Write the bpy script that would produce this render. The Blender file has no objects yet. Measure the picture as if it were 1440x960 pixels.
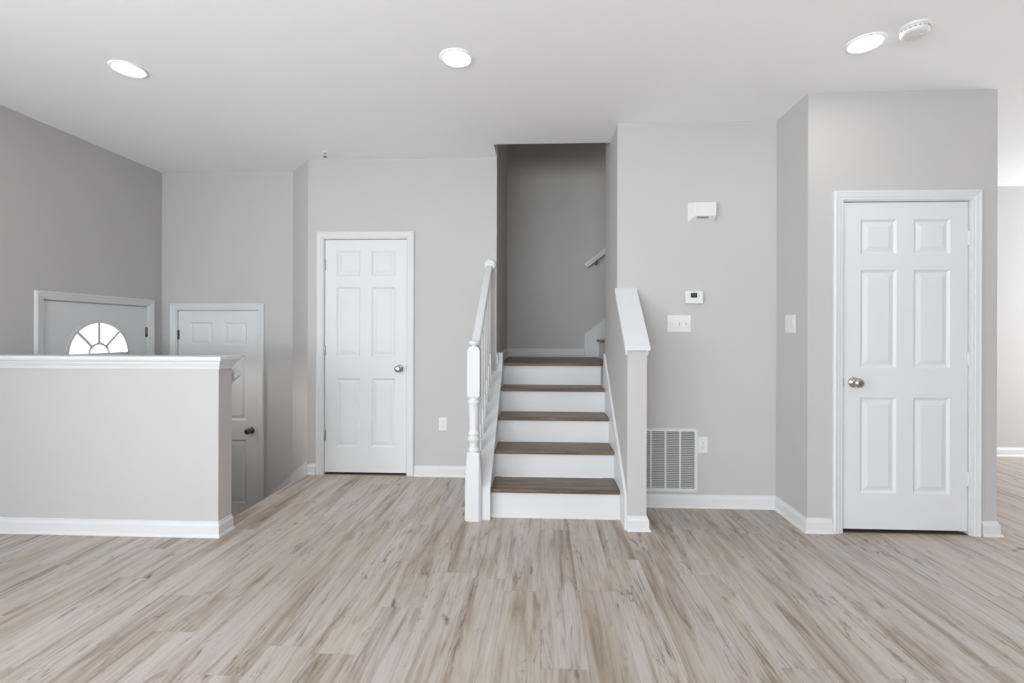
import bpy, bmesh, math, random
from mathutils import Vector, Matrix
random.seed(7)
PI = math.pi
SC = bpy.context.scene
C = SC.collection
CH = 2.74                      # ceiling height

# ------------------------------------------------------------------ camera, sky, lights, exposure
FPX, YAW, ROLL, PPX, PPY, EYE = 658.14, .0414, .003, 734.02, 467.6, 1.2385
cam = bpy.data.cameras.new('camera')
cam.sensor_fit = 'HORIZONTAL'
cam.sensor_width = 36.0
cam.lens = FPX / 1440 * 36.0
cam.shift_x = (720 - PPX) / 1440
cam.shift_y = -(480 - PPY) / 1440
cam.clip_start = .05
camo = bpy.data.objects.new('camera', cam)
C.objects.link(camo)
camo.matrix_world = Matrix.Translation((0, 0, EYE)) @ Matrix.Rotation(YAW, 4, 'Z') @ Matrix.Rotation(PI / 2, 4, 'X') @ Matrix.Rotation(ROLL, 4, 'Z')
SC.camera = camo

SC.view_settings.view_transform = 'Standard'
SC.view_settings.look = 'None'
SC.view_settings.gamma = 1.0
SC.view_settings.use_curve_mapping = False
SC.view_settings.exposure = -0.22
SC.cycles.use_denoising = True
SC.cycles.max_bounces = 10
SC.cycles.diffuse_bounces = 7
SC.cycles.sample_clamp_indirect = 8.0

W = bpy.data.worlds.new('daylight')
SC.world = W
W.use_nodes = True
bg = W.node_tree.nodes['Background']
bg.inputs[0].default_value = (.92, .97, 1.0, 1)
bg.inputs[1].default_value = 1.6

def area(name, loc, rot, sx, sy, power, col=(1, 1, 1)):
    l = bpy.data.lights.new(name, 'AREA')
    l.shape = 'RECTANGLE'
    l.size, l.size_y, l.energy, l.color = sx, sy, power, col
    o = bpy.data.objects.new(name, l)
    C.objects.link(o)
    o.location, o.rotation_euler = loc, rot
    return o
# daylight from behind the camera and the right room's window, with added fill lamps
area('daylight_rear_fill', (-1.4, -4.1, 1.1), (PI / 2 + 1.05, 0, -.12), 4.2, 2.0, 410, (.885, .945, 1.0))  # rear daylight, tilted steeply up as added fill for the ceiling
area('left_fill', (-3.64, -.9, 1.45), (PI / 2, 0, -PI / 2), 2.2, 1.4, 135, (.94, .97, 1.0))  # lamp added at an unseen left opening, brightens left-facing walls
area('porch_fill', (-4.5, 3.65, 1.75), (1.05, 0, -PI / 2), 1.0, .8, 300, (1, .93, .86))  # lamp added outside the fanlight to brighten the sunken entry
area('daylight_side', (6.48, 3.9, 1.45), (PI / 2, 0, PI / 2), 1.8, 1.9, 95, (.97, .985, 1.0))
# added warm point light, unseen above the turning stairs, brightens the stairwell
up_l = bpy.data.lights.new('stairwell_fill', 'POINT')
up_l.energy, up_l.shadow_soft_size, up_l.color = 7, .12, (1, .80, .48)
up_o = bpy.data.objects.new('stairwell_fill', up_l)
C.objects.link(up_o)
up_o.location = (1.6, 4.6, 4.9)
LAMP = 52.0                    # radiance of the recessed lamps

# ------------------------------------------------------------------ materials
def new_mat(name):
    m = bpy.data.materials.new(name)
    m.use_nodes = True
    nt = m.node_tree
    return m, nt, nt.nodes['Principled BSDF']
def N(nt, t, **kw):
    n = nt.nodes.new(t)
    for k, v in kw.items(): setattr(n, k, v)
    return n
def paint(name, col, rough=.6, spec=.3, bump=.0, var=.015, scale=3.0, metal=0.0):
    m, nt, b = new_mat(name)
    tc = N(nt, 'ShaderNodeTexCoord')
    no = N(nt, 'ShaderNodeTexNoise')
    no.inputs['Scale'].default_value = scale
    no.inputs['Detail'].default_value = 3
    nt.links.new(tc.outputs['Object'], no.inputs['Vector'])
    mx = N(nt, 'ShaderNodeMix', data_type='RGBA')
    mx.inputs[6].default_value = tuple(max(0, c * (1 - var)) for c in col) + (1,)
    mx.inputs[7].default_value = tuple(min(1, c * (1 + var)) for c in col) + (1,)
    nt.links.new(no.outputs['Fac'], mx.inputs[0])
    nt.links.new(mx.outputs[2], b.inputs['Base Color'])
    b.inputs['Roughness'].default_value = rough
    b.inputs['Specular IOR Level'].default_value = spec
    b.inputs['Metallic'].default_value = metal
    if bump:
        n2 = N(nt, 'ShaderNodeTexNoise')
        n2.inputs['Scale'].default_value = 180
        nt.links.new(tc.outputs['Object'], n2.inputs['Vector'])
        bp = N(nt, 'ShaderNodeBump')
        bp.inputs['Strength'].default_value = bump
        bp.inputs['Distance'].default_value = .002
        nt.links.new(n2.outputs['Fac'], bp.inputs['Height'])
        nt.links.new(bp.outputs[0], b.inputs['Normal'])
    return m
M = {}
M['wall'] = paint('grey_wall_paint', (.507, .498, .493), .65, .25, .08)
M['ceil'] = paint('white_ceiling_paint', (.885, .895, .91), .8, .15, .05)
M['trim'] = paint('white_trim_gloss', (.665, .67, .675), .45, .25)
M['door'] = paint('white_door_gloss', (.69, .695, .70), .45, .25)
M['plastic'] = paint('white_plastic', (.71, .71, .70), .45, .3)
M['grille'] = paint('white_enamel', (.66, .66, .655), .45, .3)
M['nickel'] = paint('satin_nickel', (.50, .485, .46), .24, .5, 0, .03, 8, 1.0)
M['bronze'] = paint('dark_antique_metal', (.16, .145, .12), .3, .5, 0, .05, 8, 1.0)
M['steel'] = paint('brushed_hinge_steel', (.42, .42, .42), .4, .5, 0, .03, 8, 1.0)
M['dark'] = paint('cavity_shade', (.045, .045, .045), .8, .1)  # flat dark colour standing in for shade inside openings
M['screen'] = paint('dark_display', (.03, .035, .03), .2, .5)
M['segment'] = paint('display_segment', (.30, .32, .29), .4, .3)
M['mark'] = paint('grey_print', (.33, .33, .33), .6, .2)
M['brownstrip'] = paint('brown_gap_shade', (.10, .075, .055), .6, .3)  # brown standing in for shade in the gaps under doors
M['stone'] = paint('entry_vinyl', (.52, .47, .42), .5, .3, 0, .12, 6)
M['stop'] = paint('door_stop_paint', (.6, .6, .6), .5, .3)

def glass_mat():
    m, nt, b = new_mat('thin_window_glass')
    out = nt.nodes['Material Output']
    tr = N(nt, 'ShaderNodeBsdfTransparent')
    tr.inputs[0].default_value = (.96, .975, .98, 1)
    gl = N(nt, 'ShaderNodeBsdfGlossy')
    gl.inputs['Roughness'].default_value = .03
    mx = N(nt, 'ShaderNodeMixShader')
    mx.inputs[0].default_value = .07
    nt.links.new(tr.outputs[0], mx.inputs[1])
    nt.links.new(gl.outputs[0], mx.inputs[2])
    nt.links.new(mx.outputs[0], out.inputs['Surface'])
    return m
M['glass'] = glass_mat()
def lamp_mat():
    m, nt, b = new_mat('lamp_diffuser')
    b.inputs['Base Color'].default_value = (.9, .9, .9, 1)
    b.inputs['Emission Color'].default_value = (1, .985, .96, 1)
    b.inputs['Emission Strength'].default_value = LAMP
    return m
M['lamp'] = lamp_mat()

def math_n(nt, op, a, b=None, clamp=False):
    n = N(nt, 'ShaderNodeMath', operation=op, use_clamp=clamp)
    for i, v in enumerate((a, b)):
        if v is None: continue
        if isinstance(v, (int, float)): n.inputs[i].default_value = v
        else: nt.links.new(v, n.inputs[i])
    return n.outputs[0]
def ramp(nt, fac, pts):
    r = N(nt, 'ShaderNodeValToRGB')
    el = r.color_ramp.elements
    while len(el) < len(pts): el.new(.5)
    for e, (p, c) in zip(el, pts):
        e.position = p
        e.color = c if len(c) == 4 else tuple(c) + (1,)
    nt.links.new(fac, r.inputs[0])
    return r.outputs[0]
def mixc(nt, fac, a, b, mode='MIX'):
    n = N(nt, 'ShaderNodeMix', data_type='RGBA', blend_type=mode)
    for i, v in ((0, fac), (6, a), (7, b)):
        if isinstance(v, (int, float)): n.inputs[i].default_value = v
        elif isinstance(v, tuple): n.inputs[i].default_value = v + (1,) if len(v) == 3 else v
        else: nt.links.new(v, n.inputs[i])
    return n.outputs[2]
def plank_floor():
    m, nt, b = new_mat('greige_oak_planks')
    tc = N(nt, 'ShaderNodeTexCoord')
    sp = N(nt, 'ShaderNodeSeparateXYZ')
    nt.links.new(tc.outputs['Object'], sp.inputs[0])
    X, Y = sp.outputs[0], sp.outputs[1]
    RW, BL = .178, 1.22
    row = math_n(nt, 'FLOOR', math_n(nt, 'DIVIDE', X, RW))
    wn = N(nt, 'ShaderNodeTexWhiteNoise', noise_dimensions='1D')
    nt.links.new(row, wn.inputs['W'])
    yo = math_n(nt, 'ADD', math_n(nt, 'DIVIDE', Y, BL), wn.outputs['Value'])
    col = math_n(nt, 'FLOOR', yo)
    cid = math_n(nt, 'ADD', math_n(nt, 'MULTIPLY', row, 17.31), math_n(nt, 'MULTIPLY', col, 5.77))
    wn2 = N(nt, 'ShaderNodeTexWhiteNoise', noise_dimensions='1D')
    nt.links.new(cid, wn2.inputs['W'])
    rnd = wn2.outputs['Value']
    # seams
    fx = math_n(nt, 'FRACT', math_n(nt, 'DIVIDE', X, RW))
    fy = math_n(nt, 'FRACT', yo)
    ex = math_n(nt, 'MINIMUM', fx, math_n(nt, 'SUBTRACT', 1, fx))
    ey = math_n(nt, 'MINIMUM', fy, math_n(nt, 'SUBTRACT', 1, fy))
    sx = math_n(nt, 'LESS_THAN', ex, .006)
    sy = math_n(nt, 'LESS_THAN', ey, .0009)
    seam = math_n(nt, 'MAXIMUM', sx, sy)
    # every plank has its own piece of grain
    def vec(ax, ay, k):
        c = N(nt, 'ShaderNodeCombineXYZ')
        nt.links.new(math_n(nt, 'MULTIPLY', X, ax), c.inputs[0])
        nt.links.new(math_n(nt, 'MULTIPLY', Y, ay), c.inputs[1])
        nt.links.new(math_n(nt, 'MULTIPLY', rnd, k), c.inputs[2])
        return c.outputs[0]
    def noise(v, sc, det, ro, dist=0.0):
        n = N(nt, 'ShaderNodeTexNoise')
        n.inputs['Scale'].default_value = sc
        n.inputs['Detail'].default_value = det
        n.inputs['Roughness'].default_value = ro
        n.inputs['Distortion'].default_value = dist
        nt.links.new(v, n.inputs['Vector'])
        return n.outputs['Fac']
    broad = noise(vec(10, .95, 61), 1, 6, .66, .9)
    fine = noise(vec(95, 4.5, 83), 1, 5, .7, .4)
    streak = noise(vec(26, 1.6, 29), 1, 5, .62, .8)
    knot = noise(vec(13, 4.2, 97), 1, 5, .6, 1.0)
    tint = noise(vec(5, .9, 11), 1, 2, .5, .3)
    # wavy open-grain lines, only in places
    wav = noise(vec(10, .75, 47), 1, 4, .6, 1.3)
    wmask = noise(vec(6, 1.5, 71), 1, 3, .55, .4)
    ridge = math_n(nt, 'ABSOLUTE', math_n(nt, 'SUBTRACT', wav, .5))
    line = math_n(nt, 'MULTIPLY', math_n(nt, 'SUBTRACT', 1, math_n(nt, 'DIVIDE', ridge, .014), True), ramp(nt, wmask, [(.50, (0, 0, 0)), (.62, (1, 1, 1))]))
    tone = mixc(nt, rnd, (.458, .412, .380), (.484, .438, .404))
    tone = mixc(nt, 1.0, tone, ramp(nt, tint, [(.35, (.95, .93, .88)), (.65, (1.04, 1.03, 1.05))]), 'MULTIPLY')
    c1 = mixc(nt, 1.0, tone, ramp(nt, broad, [(.32, (.60, .53, .46)), (.42, (.83, .79, .74)), (.51, (.97, .965, .955)), (.70, (1.07, 1.065, 1.06))]), 'MULTIPLY')
    c2 = mixc(nt, 1.0, c1, ramp(nt, fine, [(.3, (.86, .85, .84)), (.55, (1, 1, 1)), (.75, (1.06, 1.06, 1.06))]), 'MULTIPLY')
    c3 = mixc(nt, 1.0, c2, ramp(nt, streak, [(.28, (.52, .46, .40)), (.41, (.88, .86, .83)), (.50, (1, 1, 1)), (.7, (1.05, 1.05, 1.05))]), 'MULTIPLY')
    c4 = mixc(nt, 1.0, c3, ramp(nt, knot, [(.27, (.36, .30, .26)), (.33, (.80, .76, .72)), (.38, (1, 1, 1))]), 'MULTIPLY')
    c4 = mixc(nt, math_n(nt, 'MULTIPLY', line, .9), c4, (.145, .108, .080))
    c5 = mixc(nt, math_n(nt, 'MULTIPLY', seam, .22), c4, (.16, .125, .10))
    nt.links.new(c5, b.inputs['Base Color'])
    b.inputs['Roughness'].default_value = .42
    b.inputs['Specular IOR Level'].default_value = .35
    bp = N(nt, 'ShaderNodeBump')
    bp.inputs['Strength'].default_value = .12
    bp.inputs['Distance'].default_value = .002
    nt.links.new(math_n(nt, 'SUBTRACT', fine, seam), bp.inputs['Height'])
    nt.links.new(bp.outputs[0], b.inputs['Normal'])
    return m
M['floor'] = plank_floor()
def tread_wood():
    m, nt, b = new_mat('walnut_stained_tread')
    tc = N(nt, 'ShaderNodeTexCoord')
    mp = N(nt, 'ShaderNodeMapping')
    mp.inputs['Scale'].default_value = (2.2, 26, 26)
    nt.links.new(tc.outputs['Object'], mp.inputs[0])
    n1 = N(nt, 'ShaderNodeTexNoise')
    n1.inputs['Scale'].default_value = 1.0
    n1.inputs['Detail'].default_value = 6
    n1.inputs['Distortion'].default_value = .7
    nt.links.new(mp.outputs[0], n1.inputs['Vector'])
    c = ramp(nt, n1.outputs['Fac'], [(.25, (.062, .038, .023)), (.5, (.130, .085, .054)), (.75, (.225, .158, .105))])
    # worn, paler patches on the front edges
    n2 = N(nt, 'ShaderNodeTexNoise')
    n2.inputs['Scale'].default_value = 7
    n2.inputs['Detail'].default_value = 4
    nt.links.new(tc.outputs['Object'], n2.inputs['Vector'])
    wear = ramp(nt, n2.outputs['Fac'], [(.55, (0, 0, 0)), (.72, (.5, .5, .5))])
    c = mixc(nt, wear, c, (.22, .165, .12))
    nt.links.new(c, b.inputs['Base Color'])
    b.inputs['Roughness'].default_value = .38
    b.inputs['Specular IOR Level'].default_value = .4
    return m
M['tread'] = tread_wood()

# ------------------------------------------------------------------ mesh helpers
class MB:
    def __init__(s): s.bm = bmesh.new()
    def box(s, x0, x1, y0, y1, z0, z1):
        v = [s.bm.verts.new(p) for p in ((x0,y0,z0),(x1,y0,z0),(x1,y1,z0),(x0,y1,z0),(x0,y0,z1),(x1,y0,z1),(x1,y1,z1),(x0,y1,z1))]
        for f in ((0,3,2,1),(4,5,6,7),(0,1,5,4),(1,2,6,5),(2,3,7,6),(3,0,4,7)):
            s.bm.faces.new([v[i] for i in f])
        return s
    def hexa(s, pts):
        v = [s.bm.verts.new(p) for p in pts]
        for f in ((0,3,2,1),(4,5,6,7),(0,1,5,4),(1,2,6,5),(2,3,7,6),(3,0,4,7)):
            s.bm.faces.new([v[i] for i in f])
        return s
    def prism(s, loops, fn, ext):
        """loops: outer polygon then holes in 2D; fn maps (a,b) to 3D; ext = extrusion vector"""
        bm = bmesh.new()
        es = []
        for lp in loops:
            vs = [bm.verts.new(fn(*p)) for p in lp]
            es += [bm.edges.new((vs[i], vs[(i + 1) % len(vs)])) for i in range(len(vs))]
        if len(loops) == 1:
            fs = [bm.faces.new(list(bm.verts))]
        else:
            bmesh.ops.triangle_fill(bm, use_beauty=True, use_dissolve=False, edges=es)
            fs = list(bm.faces)
        r = bmesh.ops.extrude_face_region(bm, geom=fs)
        bmesh.ops.translate(bm, verts=[g for g in r['geom'] if isinstance(g, bmesh.types.BMVert)], vec=Vector(ext))
        bmesh.ops.recalc_face_normals(bm, faces=list(bm.faces))
        s.join(bm)
        return s
    def join(s, bm):
        me = bpy.data.meshes.new('tmp')
        bm.to_mesh(me)
        bm.free()
        s.bm.from_mesh(me)
        bpy.data.meshes.remove(me)
    def lathe(s, prof, mat, n=28, smooth=True):
        """prof: (radius, height) list about local z; mat: 4x4 placement"""
        rings = []
        for r, h in prof:
            if r < 1e-6:
                rings.append([s.bm.verts.new(mat @ Vector((0, 0, h)))])
            else:
                rings.append([s.bm.verts.new(mat @ Vector((r * math.cos(2*PI*k/n), r * math.sin(2*PI*k/n), h))) for k in range(n)])
        for a, b in zip(rings, rings[1:]):
            for k in range(n):
                k2 = (k + 1) % n
                q = [a[k % len(a)], a[k2 % len(a)], b[k2 % len(b)], b[k % len(b)]]
                u = []
                for x in q:
                    if x not in u: u.append(x)
                if len(u) >= 3:
                    f = s.bm.faces.new(u)
                    f.smooth = smooth
        return s
    def sweep(s, path, prof, z=0.0, closed=False):
        """profile (d,z) swept along a plan path, d to the right of travel, mitred"""
        n = len(path)
        P = [Vector(p) for p in path]
        def nrm(a, b):
            t = (b - a).normalized()
            return Vector((t.y, -t.x))
        mit = []
        for i in range(n):
            if closed or 0 < i < n - 1:
                n1, n2 = nrm(P[i-1], P[i]), nrm(P[i], P[(i+1) % n])
                mm = (n1 + n2)
                mit.append(mm / max(.2, mm.dot(n1)))
            elif i == 0: mit.append(nrm(P[0], P[1]))
            else: mit.append(nrm(P[-2], P[-1]))
        rows = [[s.bm.verts.new((P[i].x + mit[i].x * d, P[i].y + mit[i].y * d, z + h)) for d, h in prof] for i in range(n)]
        m = len(prof)
        for i in range(n if closed else n - 1):
            a, b = rows[i], rows[(i + 1) % n]
            for k in range(m):
                s.bm.faces.new((a[k], b[k], b[(k+1) % m], a[(k+1) % m]))
        if not closed:
            s.bm.faces.new(rows[0])
            s.bm.faces.new(list(reversed(rows[-1])))
        return s
    def build(s, name, mat, parent=None, off=None, bevel=0, seg=2, smooth=False):
        bm = s.bm
        bmesh.ops.remove_doubles(bm, verts=list(bm.verts), dist=1e-6)
        bmesh.ops.recalc_face_normals(bm, faces=list(bm.faces))
        if off is None and parent is not None and 'org' in parent: off = parent['org']
        if off is not None:
            bmesh.ops.translate(bm, verts=list(bm.verts), vec=-Vector(off))
        me = bpy.data.meshes.new(name)
        bm.to_mesh(me)
        bm.free()
        if smooth:
            for p in me.polygons: p.use_smooth = True
        me.materials.append(M[mat])
        o = bpy.data.objects.new(name, me)
        C.objects.link(o)
        if parent is not None: o.parent = parent
        if bevel:
            b = o.modifiers.new('bevel', 'BEVEL')
            b.width, b.segments, b.limit_method, b.angle_limit = bevel, seg, 'ANGLE', .6
        return o
ORG = {}
class Root:
    pass
def tag(o, label=None, cat=None, group=None, kind=None):
    for k, v in (('label', label), ('category', cat), ('group', group), ('kind', kind)):
        if v: o[k] = v
    return o
def empty(name, loc, label, cat, rz=0, group=None, kind=None):
    o = bpy.data.objects.new(name, None)
    C.objects.link(o)
    o.location, o.rotation_euler = loc, (0, 0, rz)
    o.empty_display_size = .1
    return tag(o, label, cat, group, kind)
def part(mb, name, mat, root, local=False, **kw):
    """a part under a thing; vertices are in world space unless local (then in the thing's own frame)"""
    r = root
    while r.parent: r = r.parent
    return mb.build(name, mat, root, off=None if local else r.location, **kw)
def struct(name, mb, mat, label, cat, **kw):
    return tag(mb.build(name, mat, **kw), label, cat, kind='structure')
XZ = lambda y: (lambda a, b: (a, y, b))
YZ = lambda x: (lambda a, b: (x, a, b))
XY = lambda z: (lambda a, b: (a, b, z))

# ------------------------------------------------------------------ key dimensions (metres)
XL = -3.593          # left outer wall
YB = 4.287           # back wall of the sunken entry
YD = 4.0             # wall with the middle closet door
YV = 3.38            # wall with the return-air grille
YR = 2.99            # wall with the right closet door
XRET = 1.659         # short return between them
XEND = 2.794         # right end of that wall
XN = -.385           # left side of the stair opening
XK = .541            # right side of the stair opening
YN = 3.722           # front edge of the ceiling opening
YS = 5.2             # stairwell back wall
HW0, HW1, HWX = 2.752, 2.872, -1.949   # low wall front, back, right end
XE = -2.05           # edge of the upper floor above the entry steps
ZE = -.61            # entry landing level
RISE, RUN, NOS = .1945, .254, 3.115
ZL = 5 * RISE        # stair landing
TOP = 5.4
REAR, XR = -4.5, 6.5
GAP, JAMB = .004, .018

# door leaves: (x0, x1, z0, z1)
DR = (1.880, 2.627, .024, 2.055)
DM = (-1.885, -1.165, .020, 2.042)
DB = (-3.436, -2.664, -.596, 1.436)
DF = (3.240, 4.125, -.596, 1.462)       # along y on the left wall
def hole(d):        # rough opening of a wall for a leaf
    k = GAP + JAMB
    return d[0] - k, d[1] + k, d[3] + k

# ------------------------------------------------------------------ floors and ceiling
struct('floor', MB().prism([[(XL-.1, REAR), (XR, REAR), (XR, 5.05), (2.69, 5.05), (2.69, 4.1), (1.79, 3.5), (-.52, 3.9), (-.52, 4.9), (-2.02, 4.9), (XE, YD), (XE, HW1), (HWX, HW1), (HWX, HW0), (XL-.1, HW0)]], XY(-.2), (0, 0, .2)),
       'floor', 'greige oak plank floor of the main room', 'floor')
struct('floor_entry', MB().box(XL - .1, XE + .1, HW1 - .05, YB + .1, ZE - .1, ZE), 'stone', 'sunken entry landing floor behind the low wall', 'floor')
struct('wall_entry_riser', MB().box(XE, XE + .1, HW1, YD + .0, ZE, -.2), 'wall', 'wall below the floor edge beside the sunken entry', 'wall')
struct('ceiling', MB().prism([[(XL-.12, REAR), (XR+.1, REAR), (XR+.1, 5.07), (2.6, 5.07), (2.6, YN-.0), (XK, YN), (XN, YN), (XN, YD+.05), (XN-.12, YD+.05), (XN-.12, 4.95), (XL-.12, 4.95)]], XY(CH), (0, 0, .12)),
       'ceil', 'white ceiling over the whole room', 'ceiling')

# ------------------------------------------------------------------ walls
a, b_, t_ = hole(DF)
struct('wall_left', MB().prism([[(REAR, ZE-.1), (a, ZE-.1), (a, t_), (b_, t_), (b_, ZE-.1), (YB+.1, ZE-.1), (YB+.1, CH), (REAR, CH)], [(-2.0, .75), (.2, .75), (.2, 2.15), (-2.0, 2.15)]], YZ(XL), (-.12, 0, 0)),
       'wall', 'grey left wall holding the front door', 'wall')
a, b_, t_ = hole(DB)
struct('wall_entry_back', MB().prism([[(XL, ZE-.1), (a, ZE-.1), (a, t_), (b_, t_), (b_, ZE-.1), (-2.325, ZE-.1), (-2.325, CH), (XL, CH)]], XZ(YB), (0, .12, 0)),
       'wall', 'grey back wall of the sunken entry with a six-panel door', 'wall')
struct('wall_angled', MB().prism([[(-2.325, YB), (-2.035, YD), (-2.035, YD+.12), (-2.325, YB+.12)]], XY(ZE-.1), (0, 0, CH-ZE+.1)),
       'wall', 'narrow angled grey wall between entry and middle closet', 'wall')
a, b_, t_ = hole(DM)
struct('wall_middle', MB().prism([[(-2.035, -.2), (a, -.2), (a, t_), (b_, t_), (b_, -.2), (XN, -.2), (XN, CH), (-2.035, CH)]], XZ(YD), (0, .12, 0)),
       'wall', 'grey wall left of the stairs holding the middle closet door', 'wall')
struct('wall_stairwell_left', MB().box(XN-.12, XN, YD+.12, YS+.1, 0, TOP).box(XN-.12, XN, YN-.1, YD+.12, CH+.12, TOP), 'wall', 'grey left side wall of the stairwell', 'wall')
struct('wall_stairwell_back', MB().box(XN, 2.5, YS, YS+.1, 0, TOP), 'wall', 'dim grey back wall of the stairwell', 'wall')
struct('wall_stairwell_front', MB().box(XN, XK, YN-.1, YN, CH+.12, TOP), 'wall', 'wall above the ceiling edge over the stairs', 'wall')
struct('wall_stairwell_right', MB().prism([[(XK, YV+.12), (XK+.12, YV+.12), (XK+.12, YD-.12), (2.5, YD-.12), (2.5, YD), (XK, YD)]], XY(0), (0, 0, TOP)), 'wall', 'grey wall at the right of the stair opening', 'wall')
struct('wall_stairwell_end', MB().box(2.5, 2.6, YD-.12, YS+.1, 0, TOP), 'wall', 'end wall of the upper stair flight', 'wall')
struct('ceiling_stairwell', MB().box(XN-.12, 2.6, YN-.1, YS+.1, TOP, TOP+.1), 'ceil', 'ceiling high above the stairwell', 'ceiling')
struct('wall_grille', MB().box(XK, XRET, YV, YV+.12, 0, CH), 'wall', 'grey wall right of the stairs carrying the return-air grille', 'wall')
struct('wall_return', MB().box(XRET, XRET+.12, YR+.12, YV+.12, 0, CH), 'wall', 'short grey return wall carrying the single rocker switch', 'wall')
a, b_, t_ = hole(DR)
struct('wall_right', MB().prism([[(XRET, 0), (a, 0), (a, t_), (b_, t_), (b_, 0), (XEND, 0), (XEND, CH), (XRET, CH)]], XZ(YR), (0, .12, 0)),
       'wall', 'grey right wall holding the right closet door', 'wall')
struct('wall_closet_side', MB().box(XEND-.12, XEND, YR+.12, 4.95, 0, CH), 'wall', 'side wall of the right closet facing the bright next room', 'wall')
struct('wall_far_right', MB().box(XEND-.12, XR, 4.95, 5.07, 0, CH), 'wall', 'pale far wall of the bright next room', 'wall')
struct('wall_side', MB().prism([[(REAR, 0), (5.07, 0), (5.07, CH), (REAR, CH)], [(3.0, .5), (4.8, .5), (4.8, 2.4), (3.0, 2.4)]], YZ(XR), (.1, 0, 0)), 'wall', 'right outer wall with a wide window', 'wall')
struct('wall_rear', MB().prism([[(XL-.12, 0), (XR+.1, 0), (XR+.1, CH), (XL-.12, CH)], [(-3.5, .3), (1.7, .3), (1.7, 2.4), (-3.5, 2.4)]], XZ(REAR), (0, -.05, 0)), 'wall', 'wall behind the viewer with a wide glazed opening', 'wall')
struct('wall_closet_back', MB().box(-2.035, XN-.12, 4.8, 4.9, 0, CH).box(-2.135, -2.035, YD+.12, 4.9, 0, CH), 'wall', 'inside back of the middle closet', 'wall')
# low wall in front of the entry, with a moulded white cap
struct('wall_low', MB().box(XL, HWX, HW0, HW1, ZE, 1.03), 'wall', 'grey waist-high wall shielding the sunken entry', 'wall')
capw = [(0, 1.012), (.006, 1.012), (.009, 1.026), (.020, 1.046), (.022, 1.058), (.034, 1.062), (.038, 1.074), (.034, 1.088), (0, 1.088)]
mb = MB().sweep([(XL, HW0), (HWX, HW0), (HWX, HW1), (XL, HW1)], capw)
mb.box(XL, HWX, HW0, HW1, 1.03, 1.088)
struct('trim_1', mb, 'trim', 'moulded white cap along the top of the low entry wall', 'trim')
# knee wall beside the stairs, its sloping top
KY0 = 2.965
struct('wall_knee', MB().prism([[(KY0, 0), (YV, 0), (YV, 1.535), (KY0, 1.150)]], YZ(XK), (.121, 0, 0)), 'wall', 'stub of grey sloped knee wall at the right of the stairs', 'wall')
sl = (1.57 - 1.172) / (YV - 2.945)
def kz(y): return 1.150 + (y - KY0) * (1.535 - 1.150) / (YV - KY0)
mb = MB()
y0, y1 = KY0 - .022, YV - .001
mb.prism([[(y0, kz(y0)), (y1, kz(y1)), (y1, kz(y1) + .026), (y0, kz(y0) + .022)]], YZ(XK - .018), (.157, 0, 0))
for xa, xb in ((XK - .011, XK), (XK + .121, XK + .132)):
    mb.prism([[(KY0 + .004, kz(KY0) - .052), (y1, kz(y1) - .052), (y1, kz(y1)), (KY0 + .004, kz(KY0))]], YZ(xa), (xb - xa, 0, 0))
struct('trim_2', mb, 'trim', 'sloping white cap board on the knee wall beside the stairs', 'trim', bevel=.002)

# ------------------------------------------------------------------ baseboards
BP = [(0, 0), (.024, 0), (.024, .006), (.020, .014), (.014, .018), (.014, .066), (.011, .074), (.006, .080), (.005, .090), (0, .092)]
BP2 = BP
def base(name, path, label, z=0.0):
    return struct(name, MB().sweep(path, BP, z), 'trim', label, 'baseboard')
base('baseboard_low_wall', [(XL, HW0), (HWX, HW0), (HWX, HW1)], 'white baseboard along the foot of the low entry wall')
base('baseboard_middle', [(DM[1] + .072, YD), (-.492, YD)], 'white baseboard between the middle closet door and the stair railing')
base('baseboard_middle_stub', [(-2.030, YD), (DM[0] - .072, YD)], 'short white baseboard left of the middle closet door')
base('baseboard_knee', [(XK - .002, KY0), (XK + .121, KY0), (XK + .121, YV - .024)], 'white baseboard wrapping the foot of the knee wall')
base('baseboard_grille', [(XK + .121, YV), (XRET, YV), (XRET, YR), (DR[0] - .072, YR)], 'white baseboard under the return-air grille and around the return')
base('baseboard_right', [(DR[1] + .074, YR), (XEND, YR), (XEND, 4.93)], 'white baseboard right of the right closet door, turning the corner')
base('baseboard_far', [(XEND + .025, 4.95), (XR, 4.95)], 'white baseboard on the far wall of the bright next room')
base('baseboard_left', [(XL, REAR), (XL, HW0 - .025)], 'white baseboard on the left wall before the low wall')
base('baseboard_landing', [(XN, YD + .002), (XN, YS), (.475, YS)], 'white baseboard around the stair landing', ZL)
# sloping skirt down the entry steps: angled wall then back wall
mb = MB()
SLP = .40 / .51
def skirt_piece(p, q, zp, zq, n, h=.13):
    n = Vector(n) * .014
    pts = []
    for dn in (0, 1):
        for (x, y), z in ((p, zp), (q, zq)):
            pts.append((x + n.x * dn, y + n.y * dn, z))
    (pa, qa, pb, qb) = pts
    up = lambda v, k: (v[0], v[1], v[2] - k)
    mb.hexa([up(pa, h), up(qa, h), up(qb, h), up(pb, h), pa, qa, qb, pb])
zc = .10 - .29 * SLP
skirt_piece((-2.035, YD), (-2.325, YB), .112, .112 - .27 * SLP, (-.707, -.707), .16)
skirt_piece((-2.325, YB), (-2.585, YB), .112 - .27 * SLP, -.315, (0, -1), .16)
struct('trim_3', mb, 'trim', 'sloping white skirt board running down beside the entry steps', 'trim')

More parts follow.
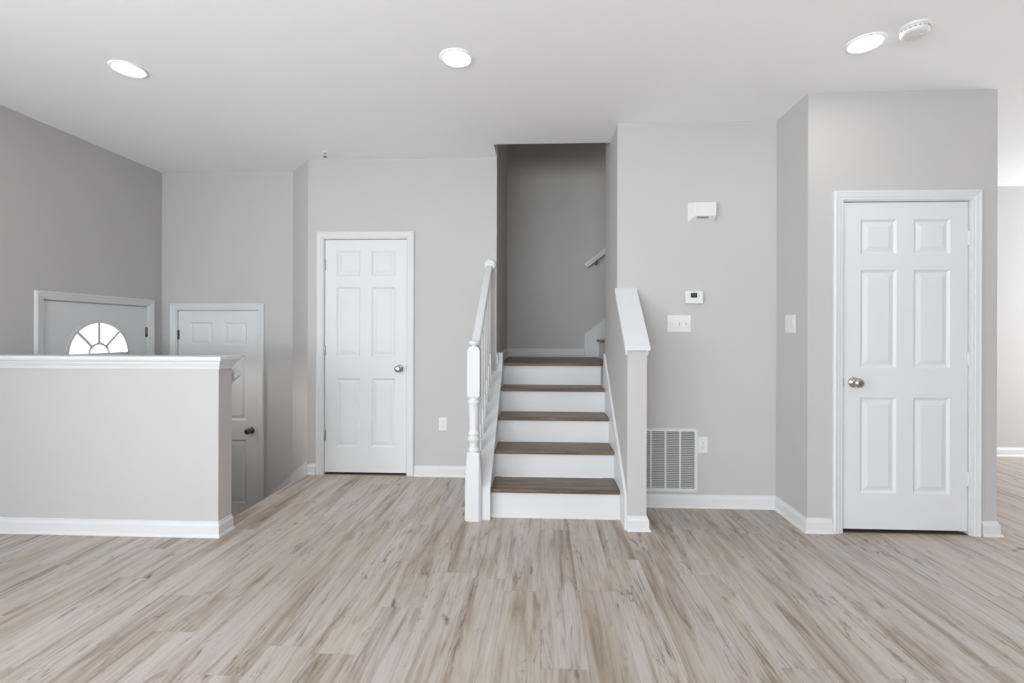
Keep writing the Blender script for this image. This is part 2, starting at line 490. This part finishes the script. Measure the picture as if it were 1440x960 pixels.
# ------------------------------------------------------------------ doors
def rect_ring(bm, r0, d0, r1, d1):
    def c(r, d): return [bm.verts.new(p) for p in ((r[0], d, r[2]), (r[1], d, r[2]), (r[1], d, r[3]), (r[0], d, r[3]))]
    A, B = c(r0, d0), c(r1, d1)
    for i in range(4):
        bm.faces.new((A[i], A[(i+1) % 4], B[(i+1) % 4], B[i]))
def six_panel(w, h, t=.035):
    """moulded six-panel leaf; local frame: x along the width, front towards -y, z up from the leaf's foot"""
    mb = MB(); bm = mb.bm
    k = w / .747
    xs = [0, .104*k, .322*k, .425*k, .643*k, w]
    zs = [0, .222, .818, 1.002, 1.612, 1.708, 1.925, h]
    for i in range(5):
        for j in range(7):
            r = (xs[i], xs[i+1], zs[j], zs[j+1])
            if i in (1, 3) and j in (1, 3, 5):
                ins = lambda e: (r[0]+e, r[1]-e, r[2]+e, r[3]-e)
                prof = [(0, 0), (.004, .003), (.014, .010), (.020, .010), (.046, .0025)]
                for (e0, d0), (e1, d1) in zip(prof, prof[1:]):
                    rect_ring(bm, ins(e0), d0, ins(e1), d1)
                q = ins(prof[-1][0]); d = prof[-1][1]
                bm.faces.new([bm.verts.new(p) for p in ((q[0], d, q[2]), (q[1], d, q[2]), (q[1], d, q[3]), (q[0], d, q[3]))])
            else:
                bm.faces.new([bm.verts.new(p) for p in ((r[0], 0, r[2]), (r[1], 0, r[2]), (r[1], 0, r[3]), (r[0], 0, r[3]))])
    # sides and back
    rect_ring(bm, (0, w, 0, h), 0, (0, w, 0, h), t)
    bm.faces.new([bm.verts.new(p) for p in ((0, t, 0), (w, t, 0), (w, t, h), (0, t, h))])
    return mb
CAS = [(.011, 0), (.011, .009), (.016, .011), (.026, .011), (.030, .014), (.048, .016), (.056, .019), (.062, .018), (.069, .012), (.069, 0)]
def casing(d, z_floor, place):
    """white colonial casing + jamb + stop round a leaf, local frame: x along wall, front towards -y"""
    mb = MB(); bm = mb.bm
    w = d[1] - d[0]
    top = d[3]
    rows = []
    for q in range(4):
        row = []
        for o, p in CAS:
            x = -o if q in (0, 1) else w + o
            z = z_floor if q in (0, 3) else top + o
            row.append(bm.verts.new((x, -p, z)))
        rows.append(row)
    m = len(CAS)
    for a, b in zip(rows, rows[1:]):
        for k in range(m):
            bm.faces.new((a[k], b[k], b[(k+1) % m], a[(k+1) % m]))
    bm.faces.new(rows[0]); bm.faces.new(list(reversed(rows[-1])))
    g, j = GAP, JAMB
    mb.box(-g-j+.001, -g, -.001, .118, z_floor, top+g)
    mb.box(w+g, w+g+j-.001, -.001, .118, z_floor, top+g)
    mb.box(-g-j+.001, w+g+j-.001, -.001, .118, top+g, top+g+j-.001)
    # stop behind the leaf
    mb.box(-g, .012, .046, .07, z_floor, top+g)
    mb.box(w-.012, w+g, .046, .07, z_floor, top+g)
    mb.box(.012, w-.012, .046, .07, top-.012, top+g)
    bmesh.ops.transform(bm, matrix=place, verts=list(bm.verts))
    return mb
KNOB = [(0, 0), (.032, 0), (.033, .003), (.031, .008), (.022, .012), (.013, .016), (.0115, .030), (.014, .036), (.022, .041), (.0275, .049), (.029, .056), (.027, .063), (.021, .068), (.012, .0705), (0, .071)]
def make_door(name, trimname, d, z_floor, place_loc, rz, hinge_side, knob_mat, hinge_mat, label, trim_label, leaf_mb=None, knob_z=None, knob=True, latch=None, hz=None):
    w, h = d[1] - d[0], d[3] - d[2]
    root = empty(name, (place_loc[0], place_loc[1], d[2]), label, 'door', rz, kind='structure')
    R = Matrix.Translation((place_loc[0], place_loc[1], 0)) @ Matrix.Rotation(rz, 4, 'Z')
    struct(trimname, casing(d, z_floor, R), 'trim', trim_label, 'door casing')
    F = .008            # leaf front set back from the wall face
    lm = leaf_mb or six_panel(w, h)
    bmesh.ops.translate(lm.bm, verts=list(lm.bm.verts), vec=(0, F, 0))
    leaf = part(lm, 'door_leaf', 'door', root, local=True)
    hx = 0 - GAP/2 if hinge_side < 0 else w + GAP/2
    for z in (hz or (.32, 1.06, 1.805)):
        hb = MB()
        hb.lathe([(0, 0), (.0045, .001), (.0065, .004), (.0065, .086), (.0045, .089), (0, .090)], Matrix.Translation((hx, F - .004, z - .045)), 12)
        hb.box(hx - .015, hx + .015, F - .0025, F + .001, z - .044, z + .044)
        part(hb, 'hinge', hinge_mat, root, local=True)
    if knob:
        kx = w - .062 if hinge_side < 0 else .062
        kz_ = knob_z or .910
        kb = MB().lathe(KNOB, Matrix.Translation((kx, F, kz_)) @ Matrix.Rotation(PI/2, 4, 'X'), 28)
        part(kb, 'door_knob', knob_mat, root, local=True)
        ex = w + GAP/2 if hinge_side < 0 else -GAP/2
        part(MB().box(ex - .0035, ex + .0035, F - .004, F + .003, kz_ - .028, kz_ + .028), 'strike_plate', knob_mat if knob_mat != 'nickel' else 'bronze', root, local=True)
    return root
make_door('door_1', 'trim_4', DR, 0, (DR[0], YR), 0, 1, 'nickel', 'trim', 'white six-panel closet door at the right, nickel knob on its left', 'white casing around the right closet door', knob_z=.912)
make_door('door_2', 'trim_5', DM, 0, (DM[0], YD), 0, -1, 'nickel', 'steel', 'white six-panel closet door in the middle, left of the stairs', 'white casing around the middle closet door', knob_z=.905)
make_door('door_3', 'trim_6', DB, ZE, (DB[0], YB), 0, -1, 'bronze', 'bronze', 'white six-panel door in the sunken entry, half hidden by the low wall', 'white casing around the sunken six-panel entry door', knob_z=.910)
def fan_leaf():
    w, h, t = DF[1] - DF[0], DF[3] - DF[2], .044
    cx, cz, r = w/2 - .010, 1.055 - DF[2], .262
    arc = [(cx + r * math.cos(PI * k / 40), cz + r * math.sin(PI * k / 40)) for k in range(41)]
    mb = MB().prism([[(0, 0), (w, 0), (w, h), (0, h)], arc], XZ(0), (0, t, 0))
    return mb, cx, cz, r
fl, fcx, fcz, fr = fan_leaf()
fd = make_door('door_4', 'trim_7', DF, ZE, (XL, DF[0]), PI/2, 1, 'bronze', 'bronze', 'white front door with a half-round fanlight, behind the low wall', 'white casing around the front door', leaf_mb=fl, hz=(.33, 1.10, 1.83))
# fanlight frame, muntins and pane
def arc_band(mb, cx, cz, r0, r1, y0, y1, a0=0, a1=PI, n=40):
    pts = [(cx + r1 * math.cos(a0 + (a1-a0)*k/n), cz + r1 * math.sin(a0 + (a1-a0)*k/n)) for k in range(n+1)]
    pts += [(cx + r0 * math.cos(a1 + (a0-a1)*k/n), cz + r0 * math.sin(a1 + (a0-a1)*k/n)) for k in range(n+1)]
    mb.prism([pts], XZ(y0), (0, y1-y0, 0))
mb = MB()
arc_band(mb, fcx, fcz, fr - .010, fr + .012, .002, .010)
mb.box(fcx - fr - .012, fcx + fr + .012, .002, .010, fcz - .014, fcz + .008)
frame = part(mb, 'fanlight_frame', 'trim', fd, local=True)
mb = MB()
arc_band(mb, fcx, fcz, .075, .093, .012, .026)
for ang in (PI/4, PI/2, 3*PI/4):
    ca, sa = math.cos(ang), math.sin(ang)
    hw = .010
    p = [(fcx + ca*.088 - sa*hw, fcz + sa*.088 + ca*hw), (fcx + ca*.088 + sa*hw, fcz + sa*.088 - ca*hw),
         (fcx + ca*(fr-.004) + sa*hw, fcz + sa*(fr-.004) - ca*hw), (fcx + ca*(fr-.004) - sa*hw, fcz + sa*(fr-.004) + ca*hw)]
    mb.prism([p], XZ(.012), (0, .014, 0))
part(mb, 'muntin', 'grille', fd, local=True)
arc = [(fcx + (fr-.001) * math.cos(PI*k/40), fcz + .001 + (fr-.002) * math.sin(PI*k/40)) for k in range(41)]
part(MB().prism([arc], XZ(.028), (0, .004, 0)), 'glass_pane', 'glass', fd, local=True)
# brown strips painting in the dark gap shade under the doors
struct('trim_8', MB().box(DM[0], DM[1], YD + .004, YD + .11, 0, .006), 'brownstrip', 'thin brown shade-painted threshold under the middle closet door', 'strip')
struct('trim_9', MB().box(DR[0], DR[1], YR + .004, YR + .11, 0, .006), 'brownstrip', 'thin dark shade-painted threshold under the right closet door', 'strip')

# ------------------------------------------------------------------ stairs up to the landing
XS0, XS1 = -.335, .525
UX = .605
st = empty('staircase', (.095, NOS, 0), 'short flight of five dark wood treads with white risers', 'stairs')
TT = .026
for k in range(5):
    z = (k + 1) * RISE
    y = NOS + k * RUN
    back = y + RUN + .028 if k < 4 else YS
    if k < 4:
        part(MB().box(XS0, XS1, y, back, z - TT, z), 'tread', 'tread', st, bevel=.008, seg=3)
    else:
        struct('floor_landing', MB().box(XS0, XS1, y, YS - .001, z - TT, z).box(XN + .001, XS0, YD + .135, YS - .001, z - TT, z).box(XS1, UX + .02, YD + .001, YS - .001, z - TT, z),
               'tread', 'dark wood landing at the head of the short stairs', 'floor', bevel=.006)
    zb = k * RISE
    part(MB().box(XS0, XS1, y + .026, y + .044, zb, z - TT), 'riser', 'trim', st)
part(MB().prism([[(NOS + .026, 0), (NOS + .010, 0), (NOS + .010, .010), (NOS + .016, .018), (NOS + .026, .022)]], YZ(XS0), (XS1 - XS0, 0, 0)), 'shoe_moulding', 'trim', st)
SL = RISE / RUN
def sz(y, add): return RISE + (y - NOS) * SL + add
# closed stringer on the left, its sloping top carries the balusters
mb = MB()
A = .040
mb.prism([[(NOS - .034, 0), (YD + .0, 0), (YD + .0, sz(YD, A)), (NOS - .034, sz(NOS - .034, A))]], YZ(-.3915), (.0565, 0, 0))
mb.prism([[(NOS + .045, 0), (YD - .001, 0), (YD - .001, sz(YD, A)), (NOS + .045, sz(NOS + .045, A))]], YZ(-.492), (.1005, 0, 0))
part(mb, 'stringer', 'trim', st)
struct('trim_10', MB().prism([[(YD + .0005, 0), (YD + .134, 0), (YD + .134, ZL + .092), (YD + .045, ZL + .092), (YD + .0005, sz(YD, A))]], YZ(XN), (XS0 - XN, 0, 0)), 'trim', 'short white board joining the stair stringer to the landing baseboard', 'trim')
mb = MB().prism([[(KY0 + .001, 0), (YD, 0), (YD, 1.064), (YD - .03, 1.050), (KY0 + .001, .222)]], YZ(XS1), (XK - XS1 - .0005, 0, 0))
part(mb, 'skirt_board', 'trim', st)

# upper flight turning right from the landing
up = empty('upper_staircase', (.60, 4.6, ZL), 'upper flight turning right off the landing, dark tread with white riser', 'stairs')
for k in range(4):
    x = UX + k * RUN
    z = ZL + (k + 1) * RISE
    part(MB().box(x, x + RUN + .03, YD + .001, YS - .018, z - TT, z), 'tread', 'tread', up, bevel=.008, seg=3)
    part(MB().box(x + .026, x + .044, YD + .001, YS - .018, z - RISE, z - TT), 'riser', 'trim', up)
def uz(x): return ZL + .25 + (x - .478) * SL
part(MB().prism([[(.478, ZL), (1.62, ZL), (1.62, uz(1.62)), (.478, uz(.478))]], XZ(YS - .018), (0, .017, 0)).prism([[(.478, uz(.478) - .012), (1.62, uz(1.62) - .012), (1.62, uz(1.62)), (.478, uz(.478))]], XZ(YS - .024), (0, .006, 0)), 'skirt_board', 'trim', up)

# steps down to the entry landing (mostly hidden behind the floor edge)
en = empty('entry_staircase', (XE, 3.4, ZE), 'steps going down to the sunken entry behind the low wall', 'stairs')
for k in range(2):
    x1 = XE + .02 - k * .255
    z = -.2033 * (k + 1)
    part(MB().box(x1 - .255 - .02, x1 - .02, HW1 + .001, YD - .001, z - .03, z), 'tread', 'tread', en, bevel=.006)
for k in range(3):
    x = XE - .001 - k * .255
    part(MB().box(x - .018, x, HW1 + .001, YD - .001, -.2033 * (k + 1), -.2033 * k - .031), 'riser', 'trim', en)

# ------------------------------------------------------------------ stair railing: newel, handrail, balusters
rl = empty('stair_railing', (-.446, 3.1, 0), 'white railing with turned newel post at the left of the stairs', 'railing')
NX, NY = -.446, 3.105
def square_rings(mb, cx, cy, rows):
    """rows: (z, half width, chamfer) octagonal rings joined upwards"""
    R = []
    for z, h, c in rows:
        p = [(-h+c,-h),(h-c,-h),(h,-h+c),(h,h-c),(h-c,h),(-h+c,h),(-h,h-c),(-h,-h+c)]
        R.append([mb.bm.verts.new((cx+x, cy+y, z)) for x, y in p])
    for a, b in zip(R, R[1:]):
        for i in range(8):
            mb.bm.faces.new((a[i], a[(i+1) % 8], b[(i+1) % 8], b[i]))
    mb.bm.faces.new(list(reversed(R[0]))); mb.bm.faces.new(R[-1])
mb = MB()
square_rings(mb, NX, NY, [(0, .054, .016), (.245, .054, .016), (.43, .043, .006), (.448, .040, .010)])
mb.lathe([(.0, .446), (.036, .446), (.040, .452), (.040, .462), (.035, .468), (.031, .474), (.030, .50), (.033, .515), (.041, .525), (.043, .533), (.041, .541), (.034, .548), (.034, .556), (.040, .563), (.040, .571), (.033, .578),
          (.031, .60), (.0335, .66), (.036, .74), (.036, .765), (.042, .772), (.043, .780), (.042, .788), (.036, .794), (.036, .802), (.040, .808), (0, .808)], Matrix.Translation((NX, NY, 0)), 32)
square_rings(mb, NX, NY, [(.806, .036, .010), (.818, .042, .0015), (1.118, .042, .0015), (1.142, .030, .001), (1.143, .022, .006)])
newel = part(mb, 'newel_post', 'trim', rl)
part(MB().lathe([(0, 1.140), (.026, 1.140), (.022, 1.146), (.021, 1.152), (.034, 1.158), (.039, 1.167), (.036, 1.177), (.024, 1.185), (.010, 1.189), (0, 1.190)], Matrix.Translation((NX, NY, 0)), 32), 'newel_cap', 'trim', newel)
HS = .785
def hz_(y): return 1.160 + (y - (NY + .042)) * HS        # rail top
rail = [(-.018, -.050), (.018, -.050), (.020, -.034), (.030, -.022), (.030, -.008), (.022, 0), (-.022, 0), (-.030, -.008), (-.030, -.022), (-.020, -.034)]
ya, yb = NY + .038, YD - .022
mb = MB()
k_ = math.sqrt(1 + HS * HS)
R0 = [mb.bm.verts.new((NX + x, ya, hz_(ya) + z * k_)) for x, z in rail]
R1 = [mb.bm.verts.new((NX + x, yb, hz_(yb) + z * k_)) for x, z in rail]
for i in range(len(rail)):
    j = (i + 1) % len(rail)
    mb.bm.faces.new((R0[i], R0[j], R1[j], R1[i]))
mb.bm.faces.new(R0); mb.bm.faces.new(list(reversed(R1)))
part(mb, 'handrail', 'trim', rl, bevel=.003)
rz_ = hz_(yb) + .004
part(MB().lathe([(0, 0), (.050, 0), (.052, .006), (.050, .014), (.042, .022), (.024, .026), (0, .027)], Matrix.Translation((NX + .006, YD, rz_)) @ Matrix.Rotation(PI/2, 4, 'X'), 32), 'rosette', 'trim', rl)
bal = None
for k in range(7):
    y = NOS + .10 + k * .1235
    zb = sz(y, A) - .004
    zt = hz_(y) - .050 * k_ + .010
    mb = MB()
    square_rings(mb, -.440, y, [(zb - .010, .016, .001), (zb + .17, .016, .001), (zb + .185, .011, .004)])
    mb.lathe([(0, zb + .183), (.011, zb + .183), (.0145, zb + .190), (.0145, zb + .197), (.010, zb + .204), (.0125, zb + .23), (.0145, zb + .30), (.012, zb + .46), (.0095, zt), (0, zt)], Matrix.Translation((-.440, y, 0)), 14)
    part(mb, 'baluster', 'trim', rl)

# ------------------------------------------------------------------ wall handrails
def slope_rail(root, p, q, mat='trim'):
    """moulded rail from p to q in a vertical plane parallel to x"""
    prof = [(-.018, -.034), (.018, -.034), (.021, -.016), (.026, -.008), (.026, .010), (.020, .017), (-.020, .017), (-.026, .010), (-.026, -.008), (-.021, -.016)]
    d = (Vector(q) - Vector(p)).normalized()
    upv = Vector((0, 1, 0)).cross(d)
    if upv.z < 0: upv = -upv
    mb = MB()
    A_ = [mb.bm.verts.new(Vector(p) + Vector((0, y, 0)) + upv * z) for y, z in prof]
    B_ = [mb.bm.verts.new(Vector(q) + Vector((0, y, 0)) + upv * z) for y, z in prof]
    n = len(prof)
    for i in range(n): mb.bm.faces.new((A_[i], A_[(i+1) % n], B_[(i+1) % n], B_[i]))
    mb.bm.faces.new(A_); mb.bm.faces.new(list(reversed(B_)))
    return part(mb, 'handrail', mat, root)
def bracket(root, x, yw, yr, z, s):
    """metal bracket from wall plane yw to the rail at yr"""
    mb = MB()
    mb.lathe([(0, 0), (.013, 0), (.012, .005), (0, .006)], Matrix.Translation((x, yw, z - .075)) @ Matrix.Rotation(s * PI/2, 4, 'X'), 16)
    mb.box(x - .005, x + .005, min(yw, yr), max(yw, yr) + .005, z - .081, z - .069)
    mb.box(x - .006, x + .006, yr - .006, yr + .006, z - .078, z - .030)
    part(mb, 'bracket', 'bronze', root)
w1 = empty('wall_handrail', (.48, YS, 2.0), 'white sloping handrail on the dim stairwell back wall', 'handrail')
hs1 = .855
slope_rail(w1, (.470, YS - .07, 1.972), (1.7, YS - .07, 1.972 + 1.23 * SL))
for x in (.60, 1.5):
    bracket(w1, x, YS, YS - .07, 1.972 + (x - .47) * SL, 1)
w2 = empty('wall_handrail', (HWX, HW1, .96), 'white handrail stub showing behind the end of the low wall', 'handrail')
slope_rail(w2, (HWX - .005, HW1 + .055, .985), (HWX - 1.2, HW1 + .055, .985 - 1.195 * .78))
bracket(w2, HWX - .30, HW1, HW1 + .055, .985 - .295 * .78, -1)

# ------------------------------------------------------------------ things on the walls
gx0, gx1, gz0, gz1 = .690, 1.114, .112, .562
gr = empty('return_air_grille', ((gx0 + gx1) / 2, YV, gz0), 'white louvred return-air grille low on the grey wall beside the stairs', 'vent')
mb = MB()
mb.prism([[(gx0, gz0), (gx1, gz0), (gx1, gz1), (gx0, gz1)], [(gx0 + .024, gz0 + .024), (gx1 - .024, gz0 + .024), (gx1 - .024, gz1 - .024), (gx0 + .024, gz1 - .024)]], XZ(YV), (0, -.010, 0))
for x in (.7835, .886, .9885):
    mb.box(x - .006, x + .006, YV - .0095, YV - .002, gz0 + .02, gz1 - .02)
part(mb, 'grille_frame', 'grille', gr, bevel=.0015)
part(MB().box(gx0 + .02, gx1 - .02, YV - .0012, YV, gz0 + .02, gz1 - .02), 'duct_shade', 'dark', gr)  # dark sheet on the wall, painted shade behind the louvres
mb = MB()
n = 31
for k in range(n):
    z = gz0 + .026 + (k + .5) * (gz1 - gz0 - .052) / n
    mb.hexa([(gx0 + .022, YV - .0085, z - .0032), (gx1 - .022, YV - .0085, z - .0032), (gx1 - .022, YV - .0020, z - .0012), (gx0 + .022, YV - .0020, z - .0012),
             (gx0 + .022, YV - .0085, z + .0026), (gx1 - .022, YV - .0085, z + .0026), (gx1 - .022, YV - .0020, z + .0026), (gx0 + .022, YV - .0020, z + .0026)])
part(mb, 'louver', 'grille', gr)
for x in (gx0 + .012, gx1 - .012):
    for z in (gz0 + .012, gz1 - .012):
        part(MB().lathe([(0, .0), (.004, 0), (.003, .0018), (0, .002)], Matrix.Translation((x, YV - .010, z)) @ Matrix.Rotation(PI/2, 4, 'X'), 10), 'screw', 'steel', gr)

def outlet(x, z, Y, label):
    r = empty('wall_outlet', (x, Y, z - .0575), label, 'outlet', group='duplex outlets')
    mb = MB().box(x - .035, x + .035, Y - .005, Y, z - .0575, z + .0575)
    part(mb, 'cover_plate', 'plastic', r, bevel=.003)
    for s in (-1, 1):
        pts = []
        for k in range(24):
            a = 2*PI*k/24
            pts.append((x + .0165*math.cos(a), z + s*.0195 + max(-.0125, min(.0125, .0165*math.sin(a)))))
        so = part(MB().prism([pts], XZ(Y - .004), (0, -.003, 0)), 'socket', 'plastic', r)
        m2 = MB()
        for dx, hh in ((-.006, .0045), (.006, .0036)):
            m2.box(x + dx - .0011, x + dx + .0011, Y - .0073, Y - .0068, z + s*.0195 + .001 - hh + .002, z + s*.0195 + .001 + hh + .002)
        m2.lathe([(0, 0), (.0024, 0), (.0024, .0004), (0, .0005)], Matrix.Translation((x, Y - .0069, z + s*.0195 - .0075)) @ Matrix.Rotation(PI/2, 4, 'X'), 12)
        part(m2, 'slot', 'dark', so)
    part(MB().lathe([(0, 0), (.003, 0), (.0024, .0015), (0, .0017)], Matrix.Translation((x, Y - .005, z)) @ Matrix.Rotation(PI/2, 4, 'X'), 12), 'screw', 'steel', r)
outlet(-.844, .450, YD, 'white duplex outlet on the wall between the middle door and the stairs')
outlet(1.1495, .445, YV, 'white duplex outlet touching the right edge of the return-air grille')

# triple toggle switch
sx, sz_ = .980, 1.306
sw = empty('triple_light_switch', (sx, YV, sz_ - .06), 'white three-gang toggle switch plate under the thermostat', 'light switch')
part(MB().box(sx - .083, sx + .083, YV - .006, YV, sz_ - .060, sz_ + .060), 'cover_plate', 'plastic', sw, bevel=.004)
for k, up_ in zip((-1, 0, 1), (-1, 1, 1)):
    x = sx + k * .046
    part(MB().box(x - .0055, x + .0055, YV - .0075, YV - .0055, sz_ - .0125, sz_ + .0125), 'toggle_frame', 'grille', sw)
    t = MB().hexa([(x - .0042, YV - .0070, sz_ - .010), (x + .0042, YV - .0070, sz_ - .010), (x + .0042, YV - .0070, sz_ + .010), (x - .0042, YV - .0070, sz_ + .010),
                   (x - .0035, YV - .020, sz_ + up_*.006 - .004), (x + .0035, YV - .020, sz_ + up_*.006 - .004), (x + .0035, YV - .018, sz_ + up_*.006 + .005), (x - .0035, YV - .018, sz_ + up_*.006 + .005)])
    part(t, 'toggle', 'plastic', sw)
    for dz in (-.030, .030):
        part(MB().lathe([(0, 0), (.003, 0), (.0024, .0014), (0, .0016)], Matrix.Translation((x, YV - .006, sz_ + dz)) @ Matrix.Rotation(PI/2, 4, 'X'), 10), 'screw', 'plastic', sw)

# rocker switch on the short return wall, facing -x
ry, rz2 = 3.185, 1.302
rs = empty('rocker_light_switch', (XRET, ry, rz2 - .06), 'white rocker switch plate on the short return wall left of the right door', 'light switch')
part(MB().box(XRET - .007, XRET, ry - .060, ry + .060, rz2 - .060, rz2 + .060), 'cover_plate', 'plastic', rs, bevel=.003)
for s in (-1, 1):
    y = ry + s * .023
    part(MB().prism([[(rz2 - .033, XRET - .0068), (rz2 + .033, XRET - .0068), (rz2 + .033, XRET - .013), (rz2, XRET - .0095), (rz2 - .033, XRET - .0078)]], lambda a, b: (b, y - .0165, a), (0, .033, 0)), 'rocker', 'trim', rs)

# thermostat
tx0, tx1, tz0, tz1 = 1.018, 1.142, 1.448, 1.539
th = empty('thermostat', ((tx0 + tx1)/2, YV, tz0), 'small white thermostat with a dark display on the grey wall', 'thermostat')
case = part(MB().box(tx0, tx1, YV - .028, YV, tz0, tz1), 'case', 'plastic', th, bevel=.006, seg=3)
scx, scz = 1.077, 1.505
scr = part(MB().box(scx - .023, scx + .021, YV - .0292, YV - .0276, scz - .016, scz + .017), 'display', 'screen', th)
# display digits "75" as segments
m2 = MB()
def seg7(x, z, on):
    w_, h_, t_ = .008, .018, .0016
    S = {'a': (x, x+w_, z+h_-t_, z+h_), 'b': (x+w_-t_, x+w_, z+h_/2, z+h_), 'c': (x+w_-t_, x+w_, z, z+h_/2), 'd': (x, x+w_, z, z+t_), 'e': (x, x+t_, z, z+h_/2), 'f': (x, x+t_, z+h_/2, z+h_), 'g': (x, x+w_, z+h_/2-t_/2, z+h_/2+t_/2)}
    for c in on:
        q = S[c]; m2.box(q[0], q[1], YV - .0297, YV - .0291, q[2], q[3])
seg7(scx - .013, scz - .008, 'abc'); seg7(scx + .002, scz - .008, 'acdfg')
part(m2, 'digit', 'segment', scr)
m2 = MB()
for dz in (-.008, .004, .016):
    m2.box(scx + .030, scx + .043, YV - .0296, YV - .027, scz + dz - .0035, scz + dz + .0035)
part(m2, 'button', 'grille', th, bevel=.001)
part(MB().box(scx - .013, scx + .014, YV - .0284, YV - .0278, tz1 - .0125, tz1 - .0095), 'print_mark', 'mark', th)

# door chime box
cx0, cx1, cz0, cz1, cd = 1.038, 1.226, 2.028, 2.164, .050
ch = empty('door_chime', ((cx0 + cx1)/2, YV, cz0), 'white door chime box high on the grey wall above the thermostat', 'door chime')
mb = MB().hexa([(cx0, YV, cz0), (cx1, YV, cz0), (cx1 - .004, YV - cd, cz0 + .034), (cx0 + .034, YV - cd, cz0 + .034),
                (cx0, YV, cz1), (cx1, YV, cz1), (cx1 - .004, YV - cd, cz1 - .006), (cx0 + .034, YV - cd, cz1 - .006)])
body = part(mb, 'chime_cover', 'plastic', ch, bevel=.003)
m2 = MB().box(cx0 + .056, cx1 - .030, YV - cd - .0018, YV - cd + .001, cz0 + .052, cz0 + .056)
m2.box(cx0 + .056, cx1 - .030, YV - cd - .0018, YV - cd + .001, cz1 - .030, cz1 - .026)
m2.box(cx0 + .056, cx0 + .059, YV - cd - .0018, YV - cd + .001, cz0 + .052, cz1 - .026)
m2.box(cx1 - .033, cx1 - .030, YV - cd - .0018, YV - cd + .001, cz0 + .052, cz1 - .026)
part(m2, 'raised_border', 'plastic', body)
yy = lambda f: YV - cd * f
zz = lambda f: cz0 + .034 * f
m3 = MB().hexa([(cx0 + .055, yy(.60) , zz(.60) - .0022), (cx1 - .055, yy(.60), zz(.60) - .0022), (cx1 - .055, yy(.92), zz(.92) - .0022), (cx0 + .055, yy(.92), zz(.92) - .0022),
                (cx0 + .055, yy(.60), zz(.60) + .001), (cx1 - .055, yy(.60), zz(.60) + .001), (cx1 - .055, yy(.92), zz(.92) + .001), (cx0 + .055, yy(.92), zz(.92) + .001)])
part(m3, 'sound_slot', 'mark', body)

# ------------------------------------------------------------------ things on the ceiling
def downlight(x, y, label):
    r = empty('recessed_light', (x, y, CH), label, 'ceiling light', group='recessed ceiling lights')
    part(MB().lathe([(.074, -.001), (.074, -.006), (.080, -.008), (.090, -.004), (.092, 0), (.074, -.001)], Matrix.Translation((x, y, CH)), 48), 'trim_ring', 'ceil', r)
    part(MB().lathe([(0, -.0045), (.074, -.0035), (.074, -.001), (0, -.001)], Matrix.Translation((x, y, CH)), 48), 'diffuser', 'lamp', r)
downlight(-2.365, 2.583, 'glowing recessed ceiling light on the left, over the low entry wall')
downlight(-.468, 2.543, 'glowing recessed ceiling light in the middle, in front of the stairs')
downlight(1.669, 2.490, 'glowing recessed ceiling light on the right, next to the smoke detector')
dx, dy = 1.823, 2.370
sd = empty('smoke_detector', (dx, dy, CH), 'round white smoke detector on the ceiling beside the right light', 'smoke detector')
T = Matrix.Translation((dx, dy, CH)) @ Matrix.Rotation(PI, 4, 'X')
part(MB().lathe([(0, 0), (.066, 0), (.067, .004), (.066, .012), (.060, .014), (0, .014)], T, 40), 'base_ring', 'plastic', sd)
body = part(MB().lathe([(0, .013), (.058, .013), (.060, .018), (.060, .028), (.055, .036), (.044, .040), (.020, .0415), (0, .042)], T, 40), 'cover', 'plastic', sd)
m2 = MB()
for k in range(20):
    a_ = 2*PI*k/20
    m = T @ Matrix.Rotation(a_, 4, 'Z')
    n0 = len(m2.bm.verts)
    m2.box(.0585, .0606, -.006, .006, .020, .0255)
    m2.bm.verts.ensure_lookup_table()
    bmesh.ops.transform(m2.bm, matrix=m, verts=m2.bm.verts[n0:])
part(m2, 'vent_slot', 'mark', body)
part(MB().lathe([(0, .040), (.009, .040), (.009, .0435), (0, .044)], T @ Matrix.Translation((.022, .010, -.001)), 20), 'test_button', 'grille', body)
part(MB().lathe([(0, .038), (.0025, .038), (.002, .0425), (0, .043)], T @ Matrix.Translation((-.030, .018, -.001)), 10), 'indicator', 'mark', body)
# fire sprinkler head
px, py = -1.806, 3.830
sk = empty('sprinkler_head', (px, py, CH), 'tiny metal fire sprinkler head on the ceiling above the middle door', 'sprinkler')
T = Matrix.Translation((px, py, CH)) @ Matrix.Rotation(PI, 4, 'X')
part(MB().lathe([(0, 0), (.026, 0), (.026, .002), (.018, .006), (.010, .008), (0, .008)], T, 24), 'escutcheon', 'ceil', sk)
mb = MB().lathe([(0, .006), (.008, .006), (.008, .018), (0, .018)], T, 12)
for s in (-1, 1):
    mb.hexa([(px + s*.0095 - .002, py - .002, CH - .042), (px + s*.0095 + .002, py - .002, CH - .042), (px + s*.0095 + .002, py + .002, CH - .042), (px + s*.0095 - .002, py + .002, CH - .042),
             (px + s*.006 - .002, py - .002, CH - .016), (px + s*.006 + .002, py - .002, CH - .016), (px + s*.006 + .002, py + .002, CH - .016), (px + s*.006 - .002, py + .002, CH - .016)])
part(mb, 'sprinkler_frame', 'steel', sk)
part(MB().lathe([(0, .040), (.015, .041), (.016, .043), (0, .0445)], T, 16), 'deflector', 'bronze', sk)
